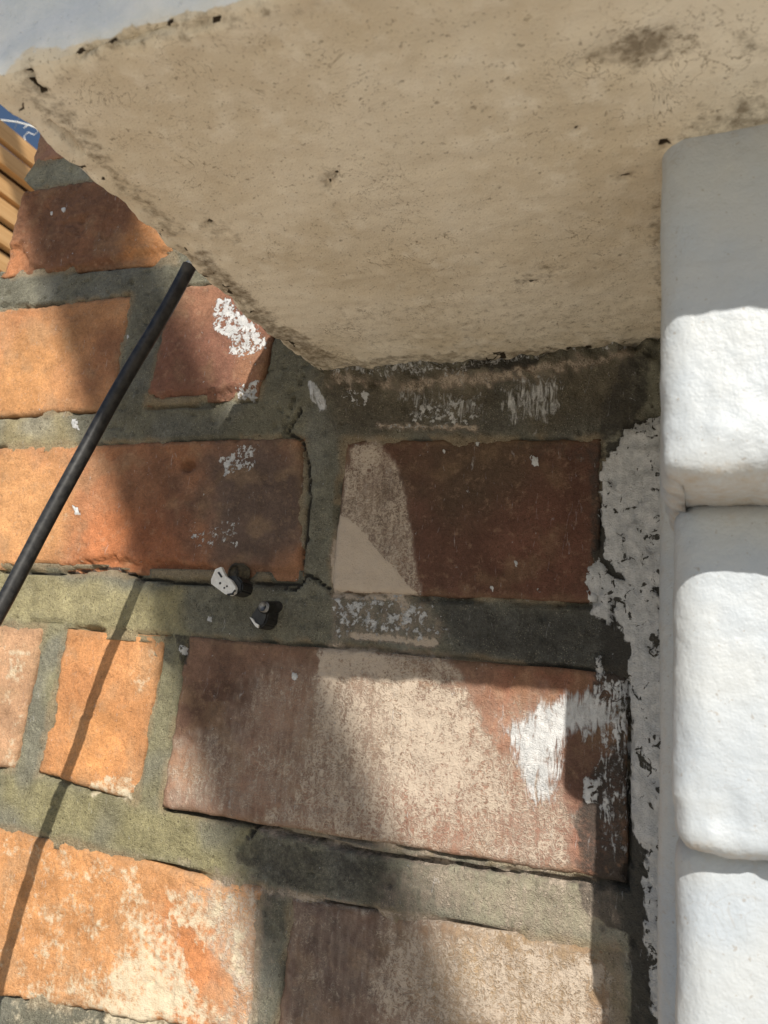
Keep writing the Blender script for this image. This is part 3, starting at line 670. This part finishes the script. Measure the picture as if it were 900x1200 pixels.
white = np.maximum(white, np.where(under, 0.36 * sstep(0.002, -0.002, poly_sd(UP([(380, 432), (560, 428), (640, 415), (755, 408), (755, 400), (560, 418), (400, 425)]), x, y) + 0.002 * nL), 0))
ledge = make_mesh('stone_ledge', V, F, M_STONE, None, {'dirt': dirt, 'crack': crack, 'white': white})
tag(ledge, 'projecting stone ledge with grimy cream underside and white painted front edge above the bricks', 'ledge')

# ------------------------------------------------------------------ the white painted pier: stepped blocks
pier = empty('painted_pier', (0, 0, 0))
tag(pier, 'thick white painted masonry pier of stepped rounded blocks at the right of the brick wall', 'pier')
def pier_block(name, xl, depth, z0, z1, r, rz, seed, res=0.0012, amp=1.0, cap=0.018, x1=0.20):
    yf = D - depth
    prof, nor = [], []
    for y in axis(D + 0.03, yf + r, res * 1.5)[:-1]: prof.append((xl, y)); nor.append((-1, 0))
    na = max(5, int(1.57 * r / res))
    for k in range(na + 1):
        an = math.pi / 2 * k / na; prof.append((xl + r - r * math.cos(an), yf + r - r * math.sin(an))); nor.append((-math.cos(an), -math.sin(an)))
    for x in axis(xl + r, 0.05, res)[1:]: prof.append((x, yf)); nor.append((0, -1))
    for x in axis(0.05, x1, 0.012)[1:]: prof.append((x, yf)); nor.append((0, -1))
    prof, nor = np.array(prof), np.array(nor)
    zs = axis(z0, z1, res); ins = np.zeros(len(zs)); nz = np.zeros(len(zs))
    for sgn, dzv in ((-1, zs - z0), (1, z1 - zs)):
        u_ = np.clip(rz - dzv, 0, rz); ins = np.maximum(ins, rz - np.sqrt(np.maximum(rz * rz - u_ * u_, 0))); nz = np.where(u_ > 0, sgn * u_ / rz, nz)
    caps = np.full(5, rz)
    zs = np.concatenate([np.full(5, z0), zs, np.full(5, z1)]); ins = np.concatenate([caps[::-1], ins, caps]); nz = np.concatenate([np.full(5, -1.0), nz, np.full(5, 1.0)])
    nh = np.sqrt(np.maximum(1 - nz * nz, 0))
    P = np.zeros((len(prof), len(zs), 3)); N = np.zeros_like(P)
    P[:, :, :2] = prof[:, None, :] - nor[:, None, :] * ins[None, :, None]; P[:, :, 2] = zs[None]
    N[:, :, :2] = nor[:, None, :] * nh[None, :, None]; N[:, :, 2] = nz[None]
    for k in range(5):
        w_ = (k + 1) / 5.0
        for row in (4 - k, len(zs) - 5 + k): P[:, row, 1] = P[:, row, 1] * (1 - w_) + (D - 0.02) * w_
    P, N = P.reshape(-1, 3), N.reshape(-1, 3)
    q = P + seed * 0.9
    d = amp * (0.00055 * fbm(q, 0.04, 2, 61) + 0.0002 * fbm(q, 0.008, 3, 62) + 0.00016 * fbm(q, 0.0028, 2, 63))
    # drips and wrinkles of old paint gather at the lower arris
    d += amp * 0.0012 * sstep(0.024, 0.006, P[:, 2] - z0) * fbm(q * np.array([1, 1, 0.7]), 0.009, 3, 64)
    P = P + N * d[:, None]
    n = fbm(P, 0.012, 3, 65 + seed)
    dirt = 0.55 * sstep(0.0055, 0.0, P[:, 2] - z0 + 0.0012 * n) + 0.12 * (P[:, 2] < z0 + 0.02) * sstep(0.1, 0.5, n)
    dirt = np.maximum(dirt, 0.30 * sstep(0.012, 0.004, z1 - P[:, 2] + 0.003 * n))
    dirt = np.maximum(dirt, 0.36 * sstep(D - 0.07, D - 0.02, P[:, 1] + 0.005 * n))
    return make_mesh(name, P, grid_faces(len(prof), len(zs), 0, True), M_PAINT, pier, {'dirt': dirt})
pier_block('shaft', -0.0122, 0.034, -1.12, 0.1205, 0.007, 0.003, 0, res=0.002, amp=0.9, cap=0.006)
pier_block('block', -0.0084, 0.100, 0.0437, 0.1215, 0.0060, 0.0042, 1, cap=0.006)
pier_block('block', -0.0070, 0.077, -0.0268, 0.0450, 0.0075, 0.0045, 2, cap=0.0075)
pier_block('block', -0.0070, 0.069, -0.105, -0.0250, 0.0075, 0.0045, 3, cap=0.0075)
for k in range(12):
    pier_block('block', -0.0070, 0.069 if k % 2 else 0.077, -0.187 - 0.0815 * k, -0.1035 - 0.0815 * k, 0.012, 0.006, 4 + k, res=0.006, amp=0.5)

# ------------------------------------------------------------------ cable, clips
cable = empty('cut_cable', tuple(at(110, 500, 0.055)))
tag(cable, 'black round cable with a cut end crossing the bricks at a slant below the ledge', 'cable')
A_, B_ = at(222, 312, 0.043), at(-60, 824, 0.074)
cpts = []
for i in range(25):
    t_ = i / 24; p = A_ + (B_ - A_) * t_
    bend = math.sin(t_ * math.pi) * 0.0012
    cpts.append(p + np.array([-bend + 0.0003 * math.sin(t_ * 17), 0.0004 * math.sin(t_ * 11), 0]))
for i in range(1, 14):
    cpts.append(B_ + (B_ - A_) * (0.05 * i) + np.array([0, 0.0004 * i * i, -0.0008 * i * i]))
rel = np.array(cable.location)
CR = 0.0026
tube('sheath', [p - rel for p in cpts], CR, M_CABLE, cable, 20)
dirn = (A_ - B_) / np.linalg.norm(A_ - B_)
tube('cut_end', [A_ - rel - dirn * 0.001, A_ - rel + dirn * 0.0012], [CR * 0.8, CR * 0.72], M_CORE, cable, 16)

def prism(name, outline, y0, y1, mat, parent, bev=0.0004):
    import bmesh
    bm = bmesh.new()
    vs = [bm.verts.new((p[0], y0, p[1])) for p in outline]; f = bm.faces.new(vs)
    ex = bmesh.ops.extrude_face_region(bm, geom=[f])['geom']
    for v in ex:
        if isinstance(v, bmesh.types.BMVert): v.co.y = y1
    bmesh.ops.recalc_face_normals(bm, faces=bm.faces)
    bmesh.ops.bevel(bm, geom=list(bm.edges), offset=bev, segments=2, affect='EDGES', clamp_overlap=True)
    me = bpy.data.meshes.new(name); bm.to_mesh(me); bm.free(); me.materials.append(mat)
    for p in me.polygons: p.use_smooth = False
    o = bpy.data.objects.new(name, me); COL.objects.link(o); o.parent = parent
    return o
def loc2(c, pts, depth):
    return [tuple((at(px, py, depth) - c)[[0, 2]]) for px, py in pts]
# broken white clip
c1 = at(268, 684, 0.0)
clip1 = empty('cable_clip', tuple(c1)); tag(clip1, 'broken white painted cable clip plugged into the edge of a brick', 'cable clip', 'cable clips on the wall')
prism('plate', loc2(c1, [(252, 667), (259, 664), (264, 675), (271, 680), (276, 688), (275, 695), (270, 698), (263, 696), (247, 684), (247, 679)], 0.0085), -0.0085, -0.0068, M_CLIPW, clip1, 0.00015)
prism('slot', loc2(c1, [(255, 671), (257, 670), (261, 676), (259, 677)], 0.0085), -0.0087, -0.0080, M_CABLE, clip1, 0.00005)
prism('slot', loc2(c1, [(266, 696), (272, 695), (275, 691), (276, 692), (273, 697), (267, 698)], 0.0085), -0.0087, -0.0080, M_CABLE, clip1, 0.00005)
prism('clip_body', loc2(c1, [(262, 676), (282, 676), (289, 684), (288, 694), (279, 699), (270, 697), (258, 690)], 0.004), -0.0067, 0.002, M_CABLE, clip1, 0.0006)
tube('wall_plug', [np.array((0.0042, 0.002, 0.0042)), np.array((0.0036, -0.0020, 0.0040)), np.array((0.0034, -0.0028, 0.0040))], [0.0042, 0.0039, 0.0028], M_PLUG, clip1, 14)
for i, (px, py, r_) in enumerate([(258, 683.5, 0.0005), (263, 689, 0.0004), (266, 687, 0.0004)]):
    p = at(px, py, 0.0085) - c1
    tube('nail_hole', [p + np.array([0, 0.0003, 0]), p + np.array([0, -0.00012, 0])], r_, M_CABLE, clip1, 8)
# black clip with nail
c2 = at(314, 718, 0.0)
clip2 = empty('cable_clip', tuple(c2)); tag(clip2, 'black cable clip with grey nail head pinned to the mortar joint', 'cable clip', 'cable clips on the wall')
prism('clip_body', loc2(c2, [(303, 708), (314, 714), (313, 724), (310, 732), (302, 737), (292, 729), (293, 722)], 0.0075), -0.0075, 0.002, M_CABLE, clip2, 0.0006)
tube('nail_shank', [np.array((0.0035, 0.002, 0.0025)), at(309, 712, 0.0085) - c2], 0.0023, M_CABLE, clip2, 16)
hd = at(308, 711, 0.0092) - c2
tube('nail_head', [hd + np.array([0.0004, 0.0012, 0]), hd, hd + np.array([0, -0.0005, 0])], [0.0020, 0.0020, 0.0016], M_NAIL, clip2, 18)
prism('torn_edge', loc2(c2, [(292, 723), (296, 725), (299, 730), (303, 732), (302, 736), (299, 734), (295, 728)], 0.0082), -0.0082, -0.0072, M_CLIPW, clip2, 0.0001)

# ------------------------------------------------------------------ beyond the end of the wall: slatted fence, wires, sky
KF = 4.2
fence = empty('slatted_fence', (-0.365 * KF, D * KF, 0))
tag(fence, 'sunlit orange timber slatted fence receding behind the left end of the wall', 'fence')
base_v, base_f = None, None
slat0 = None
fx = -0.362 * KF
for k in range(34):
    zc = (0.2835 - 0.0143 * k) * KF
    if slat0 is None:
        V, F = lumpy_block(-0.010, 0.010, -0.5, 2.2, -0.0235, 0.0235, 0.003, {'+x': 0.02, '-x': 0.06, '-y': 0.02, '+y': 0.02, '+z': 0.02, '-z': 0.02}, ['+x', '-x', '-y', '+y', '+z', '-z'], lambda P, N: 0.0006 * fbm(P, 0.05, 2, 5))
        slat0 = make_mesh('slat', V, F, M_WOOD, fence); o = slat0
    else:
        o = slat0.copy(); COL.objects.link(o)
    o.location = (fx + 0.365 * KF + 0.004 * math.sin(k * 2.3), 0, zc); o.rotation_euler = (0.004 * math.sin(k * 1.7), math.radians(-8), 0.003 * math.cos(k * 3.1))
V, F = box_arrays(-0.044, -0.026, -0.5, 2.2, -1.0, 0.275 * KF)
o = make_mesh('backing_board', V, F, M_POST, fence, smooth=False); o.location = (fx + 0.365 * KF, 0, 0)
post0 = None
for yy in (-0.4, 0.75, 1.95):
    if post0 is None:
        V, F = box_arrays(-0.105, -0.045, -0.03, 0.03, -1.1, 1.14)
        post0 = make_mesh('post', V, F, M_POST, fence, smooth=False); o = post0
    else:
        o = post0.copy(); COL.objects.link(o)
    o.location = (fx + 0.365 * KF, yy, 0)
# thin white cord sagging across the sky and its dark hanger wire
def far(px, py, depth_y): d = ray(px, py); return d * (depth_y / d[1])
Yw = 2.6
pts = [far(px, py, Yw) for px, py in [(-60, 146), (-30, 142), (-10, 140), (5, 141), (20, 143), (35, 147), (48, 152), (70, 164), (100, 186)]]
wire = tube('white_cord', pts, 0.0038, M_WIRE, None, 8); tag(wire, 'thin white cord sagging across the blue sky above the timber fence', 'cord')
pts = [far(px, py, Yw) for px, py in [(17, 151), (25, 133), (34, 113), (50, 80)]]
wire2 = tube('hanger_wire', pts, 0.0018, M_THIN, None, 6); tag(wire2, 'thin dark wire rising from the white cord beside the ledge corner', 'wire')
lp = [far(px, py, Yw) for px, py in [(28, 150), (34, 146), (41, 148), (45, 154), (40, 158), (33, 155), (28, 160), (30, 165)]]
wire3 = tube('tangled_cord', lp, 0.0022, M_WIRE, None, 8); tag(wire3, 'small white tangle of cord hanging where the fence meets the wall', 'cord')

# ------------------------------------------------------------------ unseen pole, added only to cast the soft shadow across the bricks
_t = 1.2; _al = 0.4
_p = np.array([-0.2180 + KX * _t, D - _t, 0.10 + KZ * _t]); _e = np.array([1.0, -_al, KZ * _al - 1.68 * (1 - KX * _al)])
_k0 = (-1.11 - _p[2]) / _e[2]
pole = tube('added_shade_pole', [_p + _e * (_k0 + (-1.7 - _k0) * i / 10) for i in range(11)], 0.0265, M_POST, None, 20)
tag(pole, 'unseen pole added in front of the wall to cast a diagonal shadow', 'pole')

# ------------------------------------------------------------------ ground
V = np.array([(-80, -80, -1.12), (80, -80, -1.12), (80, 80, -1.12), (-80, 80, -1.12)], float)
g = make_mesh('ground', V, np.array([(0, 1, 2, 3)]), M_GROUND, smooth=False); g['kind'] = 'structure'
